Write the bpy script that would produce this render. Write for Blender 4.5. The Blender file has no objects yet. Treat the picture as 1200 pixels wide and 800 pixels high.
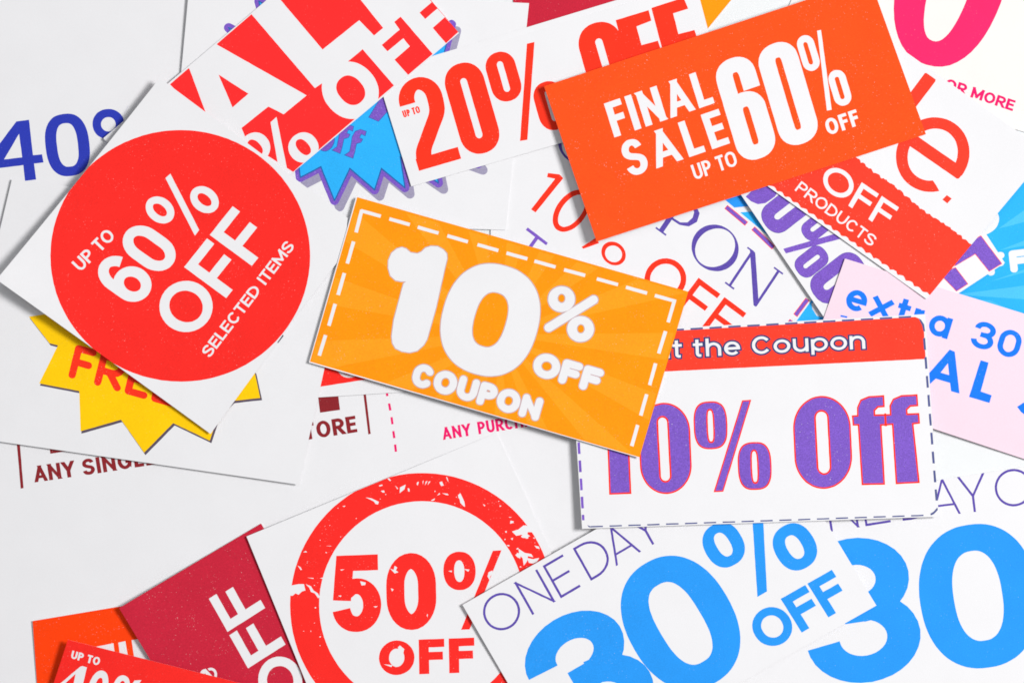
import bpy, math, random
import numpy as np
from mathutils import Vector, noise
from mathutils.geometry import delaunay_2d_cdt

# ------------------------------------------------------------------ camera
scene = bpy.context.scene
S = 0.00025            # metres for one photo pixel at table height (photo is 30 cm wide)
HC = 0.85              # height of the camera above the table
cam_d = bpy.data.cameras.new("camera")
cam = bpy.data.objects.new("camera", cam_d)
scene.collection.objects.link(cam)
cam.location = (0, 0, HC)
cam_d.sensor_width = 36.0
cam_d.lens = 36.0 * HC / 0.30
cam_d.clip_start = 0.01
cam_d.clip_end = 50
scene.camera = cam

# ------------------------------------------------------------------ surrounding light, exposure
world = bpy.data.worlds.new("World")
scene.world = world
world.use_nodes = True
bg = world.node_tree.nodes["Background"]
bg.inputs[0].default_value = (0.96, 0.98, 1.0, 1)
bg.inputs[1].default_value = 0.27

def area(name, loc, size, power, col, target=(0, 0, 0)):
    d = bpy.data.lights.new(name, 'AREA')
    d.shape = 'RECTANGLE'
    d.size, d.size_y = size
    d.energy = power
    d.color = col
    o = bpy.data.objects.new(name, d)
    scene.collection.objects.link(o)
    o.location = loc
    o.rotation_euler = (Vector(target) - Vector(loc)).to_track_quat('-Z', 'Y').to_euler()
    return o

area("softbox", (0.92, 0.24, 1.36), (0.42, 0.42), 26.8, (1.0, 0.992, 0.985), (0.03, 0, 0))
area("fill_lamp", (-0.1, 0.45, 1.5), (0.5, 0.5), 1.9, (0.95, 0.98, 1.0))

vs = scene.view_settings
vs.view_transform = 'Standard'
vs.look = 'None'
vs.exposure = 0.0
vs.gamma = 1.0
try:
    vs.use_curve_mapping = False
except Exception:
    pass
scene.cycles.max_bounces = 6
scene.cycles.filter_width = 1.7

# ------------------------------------------------------------------ materials
MATS = {}
def lin(c):
    return tuple(((v/255.0)/12.92 if v <= 10 else (((v/255.0)+0.055)/1.055)**2.4) for v in c)

def ink(name, rgb, grain=0.15, speck=0.5, rough=0.7, white=False):
    """printed paper: colour with fine toner grain and tiny unprinted specks"""
    if name in MATS:
        return MATS[name]
    m = bpy.data.materials.new(name)
    m.use_nodes = True
    nt = m.node_tree
    b = nt.nodes["Principled BSDF"]
    b.inputs["Roughness"].default_value = rough
    b.inputs["Specular IOR Level"].default_value = 0.12
    tc = nt.nodes.new("ShaderNodeTexCoord")
    def nz(scale, detail, rough_=0.6):
        n = nt.nodes.new("ShaderNodeTexNoise")
        n.inputs["Scale"].default_value = scale
        n.inputs["Detail"].default_value = detail
        n.inputs["Roughness"].default_value = rough_
        nt.links.new(tc.outputs["Object"], n.inputs["Vector"])
        return n
    base = lin(rgb)
    n1 = nz(2600, 2.0)
    rmp = nt.nodes.new("ShaderNodeMapRange")
    rmp.inputs[1].default_value = 0.3; rmp.inputs[2].default_value = 0.7
    rmp.inputs[3].default_value = 1.0 - grain; rmp.inputs[4].default_value = 1.0 + grain
    nt.links.new(n1.outputs["Fac"], rmp.inputs[0])
    n2 = nz(70, 3.0)
    rm2 = nt.nodes.new("ShaderNodeMapRange")
    rm2.inputs[1].default_value = 0.3; rm2.inputs[2].default_value = 0.7
    g2 = 0.012 if white else 0.04
    rm2.inputs[3].default_value = 1.0 - g2; rm2.inputs[4].default_value = 1.0 + g2
    nt.links.new(n2.outputs["Fac"], rm2.inputs[0])
    mul = nt.nodes.new("ShaderNodeMath"); mul.operation = 'MULTIPLY'
    nt.links.new(rmp.outputs[0], mul.inputs[0]); nt.links.new(rm2.outputs[0], mul.inputs[1])
    vm = nt.nodes.new("ShaderNodeVectorMath"); vm.operation = 'SCALE'
    vm.inputs[0].default_value = base
    nt.links.new(mul.outputs[0], vm.inputs["Scale"])
    last = vm.outputs[0]
    if speck > 0:
        n3 = nz(3100, 0.0, 0.5)
        n4 = nz(160, 1.0, 0.5)
        ad = nt.nodes.new("ShaderNodeMath"); ad.operation = 'MULTIPLY_ADD'
        nt.links.new(n4.outputs["Fac"], ad.inputs[0]); ad.inputs[1].default_value = 0.25
        nt.links.new(n3.outputs["Fac"], ad.inputs[2])
        mr = nt.nodes.new("ShaderNodeMapRange")
        mr.inputs[1].default_value = 0.915; mr.inputs[2].default_value = 1.03
        mr.inputs[3].default_value = 0.0; mr.inputs[4].default_value = speck
        nt.links.new(ad.outputs[0], mr.inputs[0])
        mx = nt.nodes.new("ShaderNodeMix"); mx.data_type = 'RGBA'
        nt.links.new(mr.outputs[0], mx.inputs[0])
        nt.links.new(last, mx.inputs[6])
        mx.inputs[7].default_value = (0.84, 0.80, 0.76, 1)
        last = mx.outputs[2]
    nt.links.new(last, b.inputs["Base Color"])
    # paper fibre relief
    n5 = nz(1500, 4.0, 0.65)
    bp = nt.nodes.new("ShaderNodeBump")
    bp.inputs["Strength"].default_value = 0.10
    bp.inputs["Distance"].default_value = 0.0002
    nt.links.new(n5.outputs["Fac"], bp.inputs["Height"])
    nt.links.new(bp.outputs[0], b.inputs["Normal"])
    MATS[name] = m
    return m

WHITE  = ink("white_paper", (232, 231, 233), 0.012, 0, 0.6, True)
CREAM  = ink("cream_paper", (234, 231, 227), 0.012, 0, 0.6, True)
PINKP  = ink("pink_paper", (238, 212, 225), 0.02, 0, 0.6, True)
TABLE  = ink("white_table", (230, 232, 233), 0.01, 0, 0.5, True)
RED    = ink("red_ink", (248, 42, 36), 0.08, 0.35)
RED2   = ink("scarlet_ink", (252, 52, 28), 0.08, 0.4)
TOMATO = ink("tomato_ink", (250, 62, 42), 0.10, 0.45)
PANEL  = ink("panel_red_ink", (252, 44, 44), 0.07, 0.25)
ORANGE = ink("orange_ink", (248, 80, 22), 0.10, 0.5)
HOTOR  = ink("orange_red_ink", (255, 66, 4), 0.08, 0.4)
AMBER  = ink("amber_ink", (252, 149, 6), 0.09, 0.3)
AMBER2 = ink("amber_ray_ink", (252, 158, 26), 0.09, 0.3)
YELLOW = ink("yellow_ink", (255, 204, 4), 0.05, 0.15)
CRIM   = ink("crimson_ink", (198, 34, 58), 0.12, 0.5)
BLUE   = ink("sky_blue_ink", (40, 150, 240), 0.07, 0.3)
BLUE2  = ink("bright_blue_ink", (24, 120, 248), 0.06, 0.25)
ROYAL  = ink("royal_blue_ink", (46, 60, 178), 0.10, 0.15)
CYAN   = ink("cyan_ink", (44, 176, 246), 0.07, 0.2)
CYAN2  = ink("cyan_ray_ink", (76, 190, 250), 0.07, 0.2)
NAVY   = ink("steel_outline_ink", (40, 98, 168), 0.10, 0.1)
PURPLE = ink("violet_ink", (124, 88, 192), 0.22, 0.6)
THIN   = ink("thin_violet_ink", (92, 74, 166), 0.20, 0.3)
SLATE  = ink("slate_dash_ink", (84, 90, 140), 0.15, 0.1)
GREY   = ink("grey_shadow_ink", (158, 152, 178), 0.12, 0.1)
SOFTG  = ink("soft_outline_ink", (196, 168, 172), 0.05, 0.1)
DSHAD  = ink("brown_shadow_ink", (92, 80, 96), 0.10, 0.1)
MAROON = ink("maroon_ink", (140, 36, 42), 0.14, 0.35)
MAGEN  = ink("magenta_ink", (236, 22, 106), 0.12, 0.3)
PINK   = ink("pink_ink", (244, 38, 104), 0.08, 0.3)

# ------------------------------------------------------------------ 2D helpers (photo pixels, y down)
def npt(x, y):
    n = noise.noise_vector(Vector((x*0.33, y*0.33, 1.7)))
    return (x + 0.20*n.x, y + 0.20*n.y)

def clean(poly):
    out = []
    for p in poly:
        if not out or abs(p[0]-out[-1][0]) + abs(p[1]-out[-1][1]) > 1e-4:
            out.append((p[0], p[1]))
    if len(out) > 1 and abs(out[0][0]-out[-1][0]) + abs(out[0][1]-out[-1][1]) <= 1e-4:
        out.pop()
    return out

def area2(p):
    return sum(p[i][0]*p[(i+1) % len(p)][1] - p[(i+1) % len(p)][0]*p[i][1] for i in range(len(p)))

def ccw(p):
    return p if area2(p) > 0 else p[::-1]

def subdiv(poly, step=5.0):
    out = []
    n = len(poly)
    for i in range(n):
        a, b = poly[i], poly[(i+1) % n]
        L = math.hypot(b[0]-a[0], b[1]-a[1])
        k = max(1, int(L/step))
        for j in range(k):
            t = j/k
            out.append((a[0]+(b[0]-a[0])*t, a[1]+(b[1]-a[1])*t))
    return out

def inset(poly, d):
    """offset a polygon inward by d (negative: outward)"""
    p = ccw(clean(poly)); n = len(p); out = []
    for i in range(n):
        a, b, c = p[i-1], p[i], p[(i+1) % n]
        u = Vector((b[0]-a[0], b[1]-a[1])).normalized()
        v = Vector((c[0]-b[0], c[1]-b[1])).normalized()
        n1 = Vector((-u.y, u.x)); n2 = Vector((-v.y, v.x))
        m = (n1+n2)
        if m.length < 1e-6:
            m = n1
        m.normalize()
        k = d/max(0.45, m.dot(n1))
        out.append((b[0]+m.x*k, b[1]+m.y*k))
    return out

def ell(cx, cy, rx, ry, rot=0.0, e=2.0, n=48):
    """superellipse; rot in degrees counter-clockwise as seen in the photo"""
    c, s = math.cos(math.radians(rot)), math.sin(math.radians(rot))
    out = []
    for i in range(n):
        t = 2*math.pi*i/n
        ct, st = math.cos(t), math.sin(t)
        x = rx*math.copysign(abs(ct)**(2/e), ct)
        y = ry*math.copysign(abs(st)**(2/e), st)
        out.append((cx + x*c + y*s, cy + x*s*-1 + y*c))
    return out

def stad(cx, cy, rx, ry, rot=0.0, cap=None, e=2.0):
    """tall letter counter or bowl: straight sides, rounded ends"""
    cap = min(ry, cap if cap is not None else rx*1.15)
    c, s = math.cos(math.radians(rot)), math.sin(math.radians(rot))
    out = []
    for i in range(37):
        t = math.pi*i/36 if i <= 18 or True else 0
        out.append((rx*math.copysign(abs(math.cos(t))**(2/e), math.cos(t)), (ry-cap)+cap*abs(math.sin(t))**(2/e)))
    out += [(-x, -y) for x, y in out]
    return [(cx + x*c + y*s, cy - x*s + y*c) for x, y in out]

def band(p, q, w):
    """straight bar of width w between two points"""
    d = Vector((q[0]-p[0], q[1]-p[1])).normalized()
    nx, ny = -d.y*w/2, d.x*w/2
    return [(p[0]+nx, p[1]+ny), (q[0]+nx, q[1]+ny), (q[0]-nx, q[1]-ny), (p[0]-nx, p[1]-ny)]

# ------------------------------------------------------------------ stroke letters
# every glyph: list of strokes in inner coordinates (0..w, 0..h, y up); stroke = (points, closed, cap)
def arc(cx, cy, rx, ry, a0, a1, e=2.0):
    n = max(3, int(abs(a1-a0)/11))
    out = []
    for i in range(n+1):
        t = math.radians(a0+(a1-a0)*i/n)
        ct, st = math.cos(t), math.sin(t)
        out.append((cx + rx*math.copysign(abs(ct)**(2/e), ct), cy + ry*math.copysign(abs(st)**(2/e), st)))
    return out

def herm(nodes, n=9):
    out = [nodes[0][:2]]
    for a, b in zip(nodes, nodes[1:]):
        dx, dy = b[0]-a[0], b[1]-a[1]
        ua = Vector((a[2], a[3])).normalized(); ub = Vector((b[2], b[3])).normalized()
        ka = 0.5523*abs(dx*ua.x+dy*ua.y); kb = 0.5523*abs(dx*ub.x+dy*ub.y)
        p1 = (a[0]+ua.x*ka, a[1]+ua.y*ka); p2 = (b[0]-ub.x*kb, b[1]-ub.y*kb)
        for i in range(1, n+1):
            t = i/n; s = 1-t
            out.append((s**3*a[0]+3*s*s*t*p1[0]+3*s*t*t*p2[0]+t**3*b[0],
                        s**3*a[1]+3*s*s*t*p1[1]+3*s*t*t*p2[1]+t**3*b[1]))
    return out

XH = 0.72
def glyph(c, w, h, k=1.25, e=2.0, bar=0.52):
    ry = min(h/2, k*w/2)
    cx = w/2
    L = lambda *p: (list(p), False, 's')
    if c in 'O0':
        return [(arc(cx, h-ry, cx, ry, 0, 180, e) + arc(cx, ry, cx, ry, 180, 360, e), True, 'b')]
    if c == 'C':
        return [(arc(cx, h-ry, cx, ry, 38, 180, e) + arc(cx, ry, cx, ry, 180, 322, e), False, 'b')]
    if c == 'G':
        return [(arc(cx, h-ry, cx, ry, 40, 180, e) + arc(cx, ry, cx, ry, 180, 335, e)
                 + [(w, h*.2), (w, h*.45), (w*.56, h*.45)], False, 'b')]
    if c == 'U':
        return [([(0, h)] + arc(cx, ry, cx, ry, 180, 360, e) + [(w, h)], False, 's')]
    if c == 'D':
        rx = w*.72
        return [([(0, 0), (0, h), (w-rx, h)] + arc(w-rx, h-min(ry, h/2), rx, min(ry, h/2), 90, 0, e)
                 + arc(w-rx, min(ry, h/2), rx, min(ry, h/2), 0, -90, e), True, 'b')]
    if c in 'PR':
        rb = h*.27; rx = min(w*.6, rb*1.2)
        out = [L((0, 0), (0, h)),
               ([(0, h)] + arc(w-rx, h-rb, rx, rb, 90, -90, e) + [(0, h-2*rb)], False, 'b')]
        if c == 'R':
            out.append(([(w*.45, h-2*rb), (w, 0)], False, 'bc'))
        return out
    if c == 'E':
        return [L((0, 0), (0, h)), L((0, h), (w, h)), L((0, h*bar), (w*.9, h*bar)), L((0, 0), (w, 0))]
    if c == 'F':
        return [L((0, 0), (0, h)), L((0, h), (w, h)), L((0, h*bar), (w*.9, h*bar))]
    if c == 'L':
        return [L((0, h), (0, 0), (w, 0))]
    if c == 'I':
        return [L((cx, 0), (cx, h))]
    if c == 'T':
        return [L((0, h), (w, h)), L((cx, 0), (cx, h))]
    if c == 'H':
        return [L((0, 0), (0, h)), L((w, 0), (w, h)), L((0, h*.52), (w, h*.52))]
    if c == 'A':
        return [([(0, 0), (cx, h)], False, 'c', .94), ([(cx, h), (w, 0)], False, 'c', .94), ([(w*.16, h*.26), (w*.84, h*.26)], False, 'b', .9)]
    if c == 'N':
        return [L((0, 0), (0, h)), L((w, 0), (w, h)), ([(0, h), (w, 0)], False, 'c', .86)]
    if c == 'M':
        return [L((0, 0), (0, h)), L((w, 0), (w, h)), ([(0, h), (cx, h*.12)], False, 's'), ([(w, h), (cx, h*.12)], False, 's')]
    if c == 'Y':
        return [([(cx, h*.42), (0, h)], False, 'bc'), ([(cx, h*.42), (w, h)], False, 'bc'), L((cx, 0), (cx, h*.42))]
    if c == 'S':
        return [(herm([(w*.97, h*.79, -.25, 1), (cx, h, -1, 0), (w*.03, h*.745, 0, -1), (cx, h*.51, 1, -.32),
                       (w, h*.26, 0, -1), (cx, 0, -1, 0), (0, h*.22, -.2, 1)]), False, 'b')]
    if c == '1':
        return [L((w*.72, 0), (w*.72, h)), ([(w*.72, h), (0, h*.78)], False, 'b')]
    if c == '2':
        r2 = min(ry, h*.32)
        return [(arc(cx, h-r2, cx, r2, 185, 0, e)[0:] + herm([(w, h-r2, 0, -1), (cx*.9, h*.34, -.7, -1), (0, 0, -.1, -1)])[1:], False, 'b'),
                L((0, 0), (w, 0))]
    if c == '3':
        return [(arc(cx, h*.755, w*.46, h*.245, 182, -88, e), False, 'b'),
                (arc(cx, h*.265, w*.5, h*.265, 88, -176, e), False, 'b'),
                ([(w*.30, h*.515), (w*.6, h*.515)], False, 'b')]
    if c == '4':
        return [([(w*.70, h), (0, h*.27)], False, 'c'), L((0, h*.27), (w, h*.27)), L((w*.72, 0), (w*.72, h))]
    if c == '5':
        return [([(w*.92, h), (w*.14, h), (w*.05, h*.52)], False, 's'),
                (herm([(w*.03, h*.50, 1, .5), (w*.52, h*.62, 1, 0), (w, h*.31, 0, -1), (w*.5, 0, -1, 0), (0, h*.24, -.2, 1)]), False, 'b')]
    if c == '6':
        rb = min(h*.3, k*w/2)
        return [(arc(cx, h*.60-rb, cx, rb, 0, 180, e) + arc(cx, rb, cx, rb, 180, 360, e), True, 'b'),
                ([(0, h*.3)] + arc(cx, h-ry, cx, ry, 180, (22 if h < 1.9*w else 0), e) + ([] if h < 1.9*w else [(w, h*.69)]), False, 'b')]
    if c == '%':
        rr = w*.19
        o1 = (arc(w*.19, h-h*.22, rr, h*.22, 0, 360, e), True, 'b'); o2 = (arc(w*.81, h*.22, rr, h*.22, 0, 360, e), True, 'b')
        return [o1, o2, ([(w*.28, 0), (w*.72, h)], False, 'c')]
    x = h*XH
    if c == 'o':
        return [(arc(cx, x/2, cx, x/2, 0, 360, e), True, 'b')]
    if c == 'e':
        return [([(w*.02, x*.5), (w, x*.5)] + arc(cx, x/2, cx, x/2, 4, 318, e), False, 'b')]
    if c == 'a':
        return [(arc(cx, x/2, cx, x/2, 0, 360, e), True, 'b'), L((w, 0), (w, x))]
    if c == 'u':
        r = min(cx*1.1, x/2)
        return [([(0, x)] + arc(cx, r, cx, r, 180, 360) + [(w, x)], False, 's'), L((w, 0), (w, x))]
    if c in 'nh':
        r = min(cx*1.1, x/2)
        top = h if c == 'h' else x
        return [L((0, 0), (0, top)), ([(0, x*.45)] + arc(cx, x-r, cx, r, 180, 0) + [(w, 0)], False, 's')]
    if c == 'p':
        return [(arc(cx, x/2, cx, x/2, 0, 360, e), True, 'b'), ([(0, x), (0, -h*.32)], False, 'n')]
    if c == 't':
        return [(([(w*.4, h*.96)] + [(w*.4, h*.16)] + arc(w*.75, h*.14, w*.35, h*.14, 180, 270)), False, 's'), ([(0, x), (w, x)], False, 's')]
    if c == 'r':
        return [L((0, 0), (0, x)), ([(0, x*.5)] + arc(w, x*.55, w, x*.45, 170, 90), False, 'b')]
    if c == 'x':
        return [([(0, 0), (w, x)], False, 'x'), ([(0, x), (w, 0)], False, 'x')]
    raise ValueError(c)

WID = dict(A=.74, C=.72, D=.72, E=.58, F=.55, G=.78, H=.72, I=0, L=.52, M=.86, N=.72, O=.80, P=.63, R=.68, S=.66,
           T=.60, U=.70, Y=.70, e=.56, x=.58, t=.34, r=.34, a=.58, u=.54, h=.54, o=.58, p=.58, n=.54)
WID.update({'%': .92, ' ': .30, '1': .40})
for _d in '0234567': WID[_d] = .60

def clip_y(poly, y0, y1):
    for lim, sgn in ((y0, 1), (y1, -1)):
        out = []
        for i in range(len(poly)):
            a, b = poly[i-1], poly[i]
            ia, ib = (a[1]-lim)*sgn >= -1e-9, (b[1]-lim)*sgn >= -1e-9
            if ia != ib:
                t = (lim-a[1])/(b[1]-a[1])
                out.append((a[0]+(b[0]-a[0])*t, lim))
            if ib:
                out.append(b)
        poly = out
        if len(poly) < 3:
            return []
    return poly

def stroke_quads(pts, closed, cap, tx, ty, H, grow=0.0, rnd=False, wt=1.0):
    """outline an elliptical-pen stroke as convex quads; pts in outer coordinates"""
    P = [Vector((p[0]/tx, p[1]/ty)) for p in pts]
    Q = [P[0]]
    for p in P[1:]:
        if (p-Q[-1]).length > 1e-3:
            Q.append(p)
    if closed and (Q[0]-Q[-1]).length < 1e-3:
        Q.pop()
    P = Q
    r = 0.5*wt
    EN = {'s': .5, 'b': 0, 'c': 2.0, 'n': .0, 'x': .38}
    e0, e1 = (0, 0) if rnd else (EN[cap[0]], EN[cap[-1]])
    if not closed:
        P[0] = P[0] + (P[0]-P[1]).normalized()*e0
        P[-1] = P[-1] + (P[-1]-P[-2]).normalized()*e1
    n = len(P)
    gx, gy = (tx+2*grow)/tx, (ty+2*grow)/ty
    offs = []
    for i in range(n):
        if closed:
            a, b, c = P[i-1], P[i], P[(i+1) % n]
        else:
            a, b, c = P[max(i-1, 0)], P[i], P[min(i+1, n-1)]
        u = (b-a) if (b-a).length > 1e-9 else (c-b)
        v = (c-b) if (c-b).length > 1e-9 else (b-a)
        u = u.normalized(); v = v.normalized()
        n1 = Vector((-u.y, u.x)); n2 = Vector((-v.y, v.x))
        m = n1+n2
        if m.length < 1e-4:
            m = n1.copy()
        m.normalize()
        kk = r/max(0.5, m.dot(n1))
        o = m*kk
        offs.append(Vector((o.x*tx*gx, o.y*ty*gy)))
    PP = [Vector((p.x*tx, p.y*ty)) for p in P]
    if grow and not closed and not rnd:
        d = (PP[0]-PP[1]).normalized(); PP[0] = PP[0]+d*grow
        d = (PP[-1]-PP[-2]).normalized(); PP[-1] = PP[-1]+d*grow
    res = []
    m_ = n if closed else n-1
    for i in range(m_):
        j = (i+1) % n
        q = [PP[i]+offs[i], PP[j]+offs[j], PP[j]-offs[j], PP[i]-offs[i]]
        q = [(v.x, v.y) for v in q]
        if cap != 'n' and not rnd:
            q = clip_y(q, -grow, H+grow)
        if len(q) >= 3 and abs(area2(clean(q))) > 1e-3:
            res.append(q)
    if rnd:
        rx, ry = (tx/2+grow), (ty/2+grow)
        for i in (range(n) if not closed else []):
            if i in (0, n-1) or (P[i]-P[i-1]).normalized().dot((P[i+1]-P[i]).normalized()) < .8:
                res.append([(PP[i].x+rx*math.cos(t*math.pi/9), PP[i].y+ry*math.sin(t*math.pi/9)) for t in range(18)])
    return res

def text_polys(s, p0, p1, H, t, gap=.10, up=None, k=1.25, e=2.0, grow=0.0, rnd=False, wid=None, bar=.52, spx=1.0, curve=0.0):
    """lay the string out between baseline points p0 and p1 (photo pixels); t=(stem, bar) thickness as fractions of H"""
    u = Vector((p1[0]-p0[0], p1[1]-p0[1])); Lw = u.length; u.normalize()
    if up is None:
        v = Vector((u.y, -u.x))
    else:
        v = Vector(up).normalized()
    tx, ty = t[0]*H, t[1]*H
    W = []
    for c in s:
        wv = WID[c]*H if not (wid and c in wid) else wid[c]*H
        if c == 'I': wv = -1
        if c == ' ': wv = WID[' ']*H*spx
        W.append(wv)
    fixed = sum(tx for x in W if x < 0) + gap*H*(len(s)-1)
    var = sum(x for x in W if x > 0)
    kk = (Lw-fixed)/var if var else 1.0
    x = 0.0
    out = []
    for c, wv in zip(s, W):
        w = tx if wv < 0 else wv*kk
        if c != ' ':
            iw, ih = max(w-tx, 1e-3), H-ty
            for stroke in glyph(c, iw, ih, k, e, bar):
                pts, closed, cap = stroke[:3]
                wt = stroke[3] if len(stroke) > 3 else 1.0
                pts = [(px+tx/2, py+ty/2) for px, py in pts]
                for q in stroke_quads(pts, closed, cap, tx, ty, H, grow, rnd, wt):
                    out.append([(p0[0] + u.x*(x+a) + v.x*b, p0[1] + u.y*(x+a) + v.y*b) for a, b in q])
        x += w + gap*H
    return out

# ------------------------------------------------------------------ a sheet of printed paper
SHEETS = []
class Sheet:
    def __init__(self, name, label, cat, poly, z, lift=None, mat=WHITE, sag=0.0, group=None, thick=0.00016, wave=0.0):
        self.name, self.label, self.cat, self.group = name, label, cat, group
        self.poly = clean(poly); self.z = z/1000.0
        self.lift = [l/1000.0 for l in (lift or [0]*len(poly))]
        self.mat = mat; self.layers = []; self.sag = sag/1000.0; self.thick = thick; self.wave = wave/1000.0
        self.quad = poly[:4]
        SHEETS.append(self)
    def ink(self, group, mat, polys, jitter=True, rough=0.0):
        ps = []
        for p in polys:
            p = clean(p)
            if len(p) >= 3:
                ps.append(p)
        self.layers.append((group, mat, ps, jitter))
    def text(self, s, p0, p1, H, t, mat, group=None, outline=None, ow=1.5, **kw):
        g = group or 'printed_word'
        g = g + '|' + str(len(self.layers))
        if outline:
            self.layers.append((g, outline, text_polys(s, p0, p1, H, t, grow=ow, **kw), True))
        self.layers.append((g, mat, text_polys(s, p0, p1, H, t, **kw), True))
        return g
    def height(self, x, y):
        # corner lifts blended over the sheet's own quad
        q = self.quad
        a = Vector(q[0]); b = Vector(q[1])-a; d = Vector(q[3])-a
        p = Vector((x, y))-a
        det = b.x*d.y-b.y*d.x
        s = (p.x*d.y-p.y*d.x)/det; t = (b.x*p.y-b.y*p.x)/det
        s = min(max(s, 0), 1); t = min(max(t, 0), 1)
        l = self.lift
        c = 1.7
        h = l[0]*((1-s)*(1-t))**c + l[1]*(s*(1-t))**c + l[2]*(s*t)**c + l[3]*((1-s)*t)**c
        h += self.sag*4*(s*(1-s)) 
        if self.wave:
            h += self.wave*noise.noise(Vector((x*.006+self.z*5000, y*.006, self.z*900)))
        return self.z + h
    def w(self, x, y, dz=0.0):
        h = self.height(x, y)
        f = S*(1-self.z/HC)
        return Vector(((x-600)*f, (400-y)*f, h+dz))
    def nrm(self, x, y):
        a = self.w(x+1, y)-self.w(x-1, y); b = self.w(x, y-1)-self.w(x, y+1)
        return a.cross(b).normalized()
    def build(self):
        verts, faces, owner = [], [], []
        def add(poly, o):
            i0 = len(verts)
            p = ccw(poly)
            verts.extend(Vector(q) for q in p)
            faces.append(list(range(i0, i0+len(p))))
            owner.append(o)
        out = subdiv(self.poly, 14.0)
        add(out, -1)
        bx = [p[0] for p in self.poly]; by = [p[1] for p in self.poly]
        for li, (g, m, ps, jit) in enumerate(self.layers):
            for p in ps:
                if abs(area2(p)) < 0.02:
                    continue
                if max(q[0] for q in p) < -45 or min(q[0] for q in p) > 1245 or max(q[1] for q in p) < -45 or min(q[1] for q in p) > 845:
                    continue
                q = p
                if jit:
                    q = [npt(*v) for v in (subdiv(p, 5.0) if len(p) < 90 else p)]
                q = clean(q)
                if len(q) >= 3 and abs(area2(q)) > 0.02:
                    add(q, li)
        # free grid points so the sheet can bend
        step = 16.0
        gx = min(bx)
        while gx < max(bx):
            gy = min(by)
            while gy < max(by):
                verts.append(Vector((gx + 0.37, gy + 0.21)))
                gy += step
            gx += step
        edges = []
        for f in faces:
            edges += [(f[i], f[(i+1) % len(f)]) for i in range(len(f))]
        rv, re, rf, ov, oe, of = delaunay_2d_cdt(verts, edges, [], 0, 1e-5, False)
        V2 = np.array([(p[0], p[1]) for p in rv])
        tri = np.array([tuple(f)[:3] for f in rf])
        cen = V2[tri].mean(axis=1)
        top_of = np.full(len(tri), -2)
        for f, o in zip(faces, owner):
            pg = np.array([(verts[i][0], verts[i][1]) for i in f])
            mn, mx_ = pg.min(0), pg.max(0)
            sel = np.nonzero((cen[:, 0] >= mn[0]) & (cen[:, 0] <= mx_[0]) & (cen[:, 1] >= mn[1]) & (cen[:, 1] <= mx_[1]))[0]
            if not len(sel):
                continue
            px, py = cen[sel, 0][:, None], cen[sel, 1][:, None]
            x1, y1 = pg[:, 0][None, :], pg[:, 1][None, :]
            x2, y2 = np.roll(pg[:, 0], -1)[None, :], np.roll(pg[:, 1], -1)[None, :]
            cond = (y1 > py) != (y2 > py)
            with np.errstate(divide='ignore', invalid='ignore'):
                xi = (x2-x1)*(py-y1)/(y2-y1)+x1
            inside = (np.logical_and(cond, px < xi).sum(1) % 2) == 1
            hit = sel[inside]
            if o == -1:
                top_of[hit] = -1
            else:
                ok = top_of[hit] > -2
                top_of[hit[ok]] = np.maximum(top_of[hit[ok]], o)
        buckets = {}
        mats = {}
        keep = []
        for f, top in zip(rf, top_of.tolist()):
            if top < -1:
                continue
            a = [tuple(rv[i]) for i in f]
            ff = list(f) if area2(a) < 0 else list(f)[::-1]     # y is down: turn to face up
            if top < 0:
                g, m = 'paper', self.mat
            else:
                g, m = self.layers[top][0], self.layers[top][1]
            buckets.setdefault(g, []).append((ff, m))
            keep.append(ff)
        cx = sum(bx)/len(bx); cy = sum(by)/len(by)
        root = bpy.data.objects.new(self.name, None)
        root.empty_display_size = 0.01
        scene.collection.objects.link(root)
        o0 = Vector(((cx-600)*S, (400-cy)*S, self.z))
        root.location = o0
        root['label'] = self.label; root['category'] = self.cat
        root['group'] = 'paper coupons lying in an overlapping pile'
        if 'paper' not in buckets:
            buckets['paper'] = []
        wc = {}
        def W(i):
            if i not in wc:
                x, y = rv[i]
                wc[i] = (self.w(x, y)-o0, self.nrm(x, y))
            return wc[i]
        for g, fl in buckets.items():
            vs_, nn, fs, mi, idx, ml = [], [], [], [], {}, []
            def vid(key, co, n):
                if key not in idx:
                    idx[key] = len(vs_); vs_.append(co); nn.append(n)
                return idx[key]
            for f, m in fl:
                if m not in ml: ml.append(m)
                fs.append([vid(i, *W(i)) for i in f]); mi.append(ml.index(m))
            if g == 'paper':
                if self.edge not in ml: ml.append(self.edge)
                em = ml.index(self.edge)
                cnt = {}
                for f in keep:
                    for i in range(len(f)):
                        e_ = (f[i], f[(i+1) % len(f)])
                        cnt[e_] = cnt.get(e_, 0)+1
                T = Vector((0, 0, -self.thick))
                for f in keep:
                    fs.append([vid(('b', i), W(i)[0]+T, -W(i)[1]) for i in f][::-1]); mi.append(em)
                for (a, b) in cnt:
                    if (b, a) not in cnt:
                        ca, cb = W(a)[0], W(b)[0]
                        n = (cb-ca).cross(Vector((0, 0, 1))).normalized()
                        k0 = ('s', a, b)
                        fs.append([vid(k0+(0,), cb, n), vid(k0+(1,), ca, n), vid(k0+(2,), ca+T, n), vid(k0+(3,), cb+T, n)]); mi.append(em)
            nm = g.split('|')[0]
            me = bpy.data.meshes.new(nm)
            me.from_pydata([tuple(v) for v in vs_], [], fs)
            for m in ml: me.materials.append(m)
            me.polygons.foreach_set('material_index', mi)
            me.polygons.foreach_set('use_smooth', [True]*len(fs))
            me.normals_split_custom_set_from_vertices([tuple(n) for n in nn])
            ob = bpy.data.objects.new(nm, me)
            scene.collection.objects.link(ob)
            ob.parent = root
        return root
    edge = None
Sheet.edge = WHITE

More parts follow.
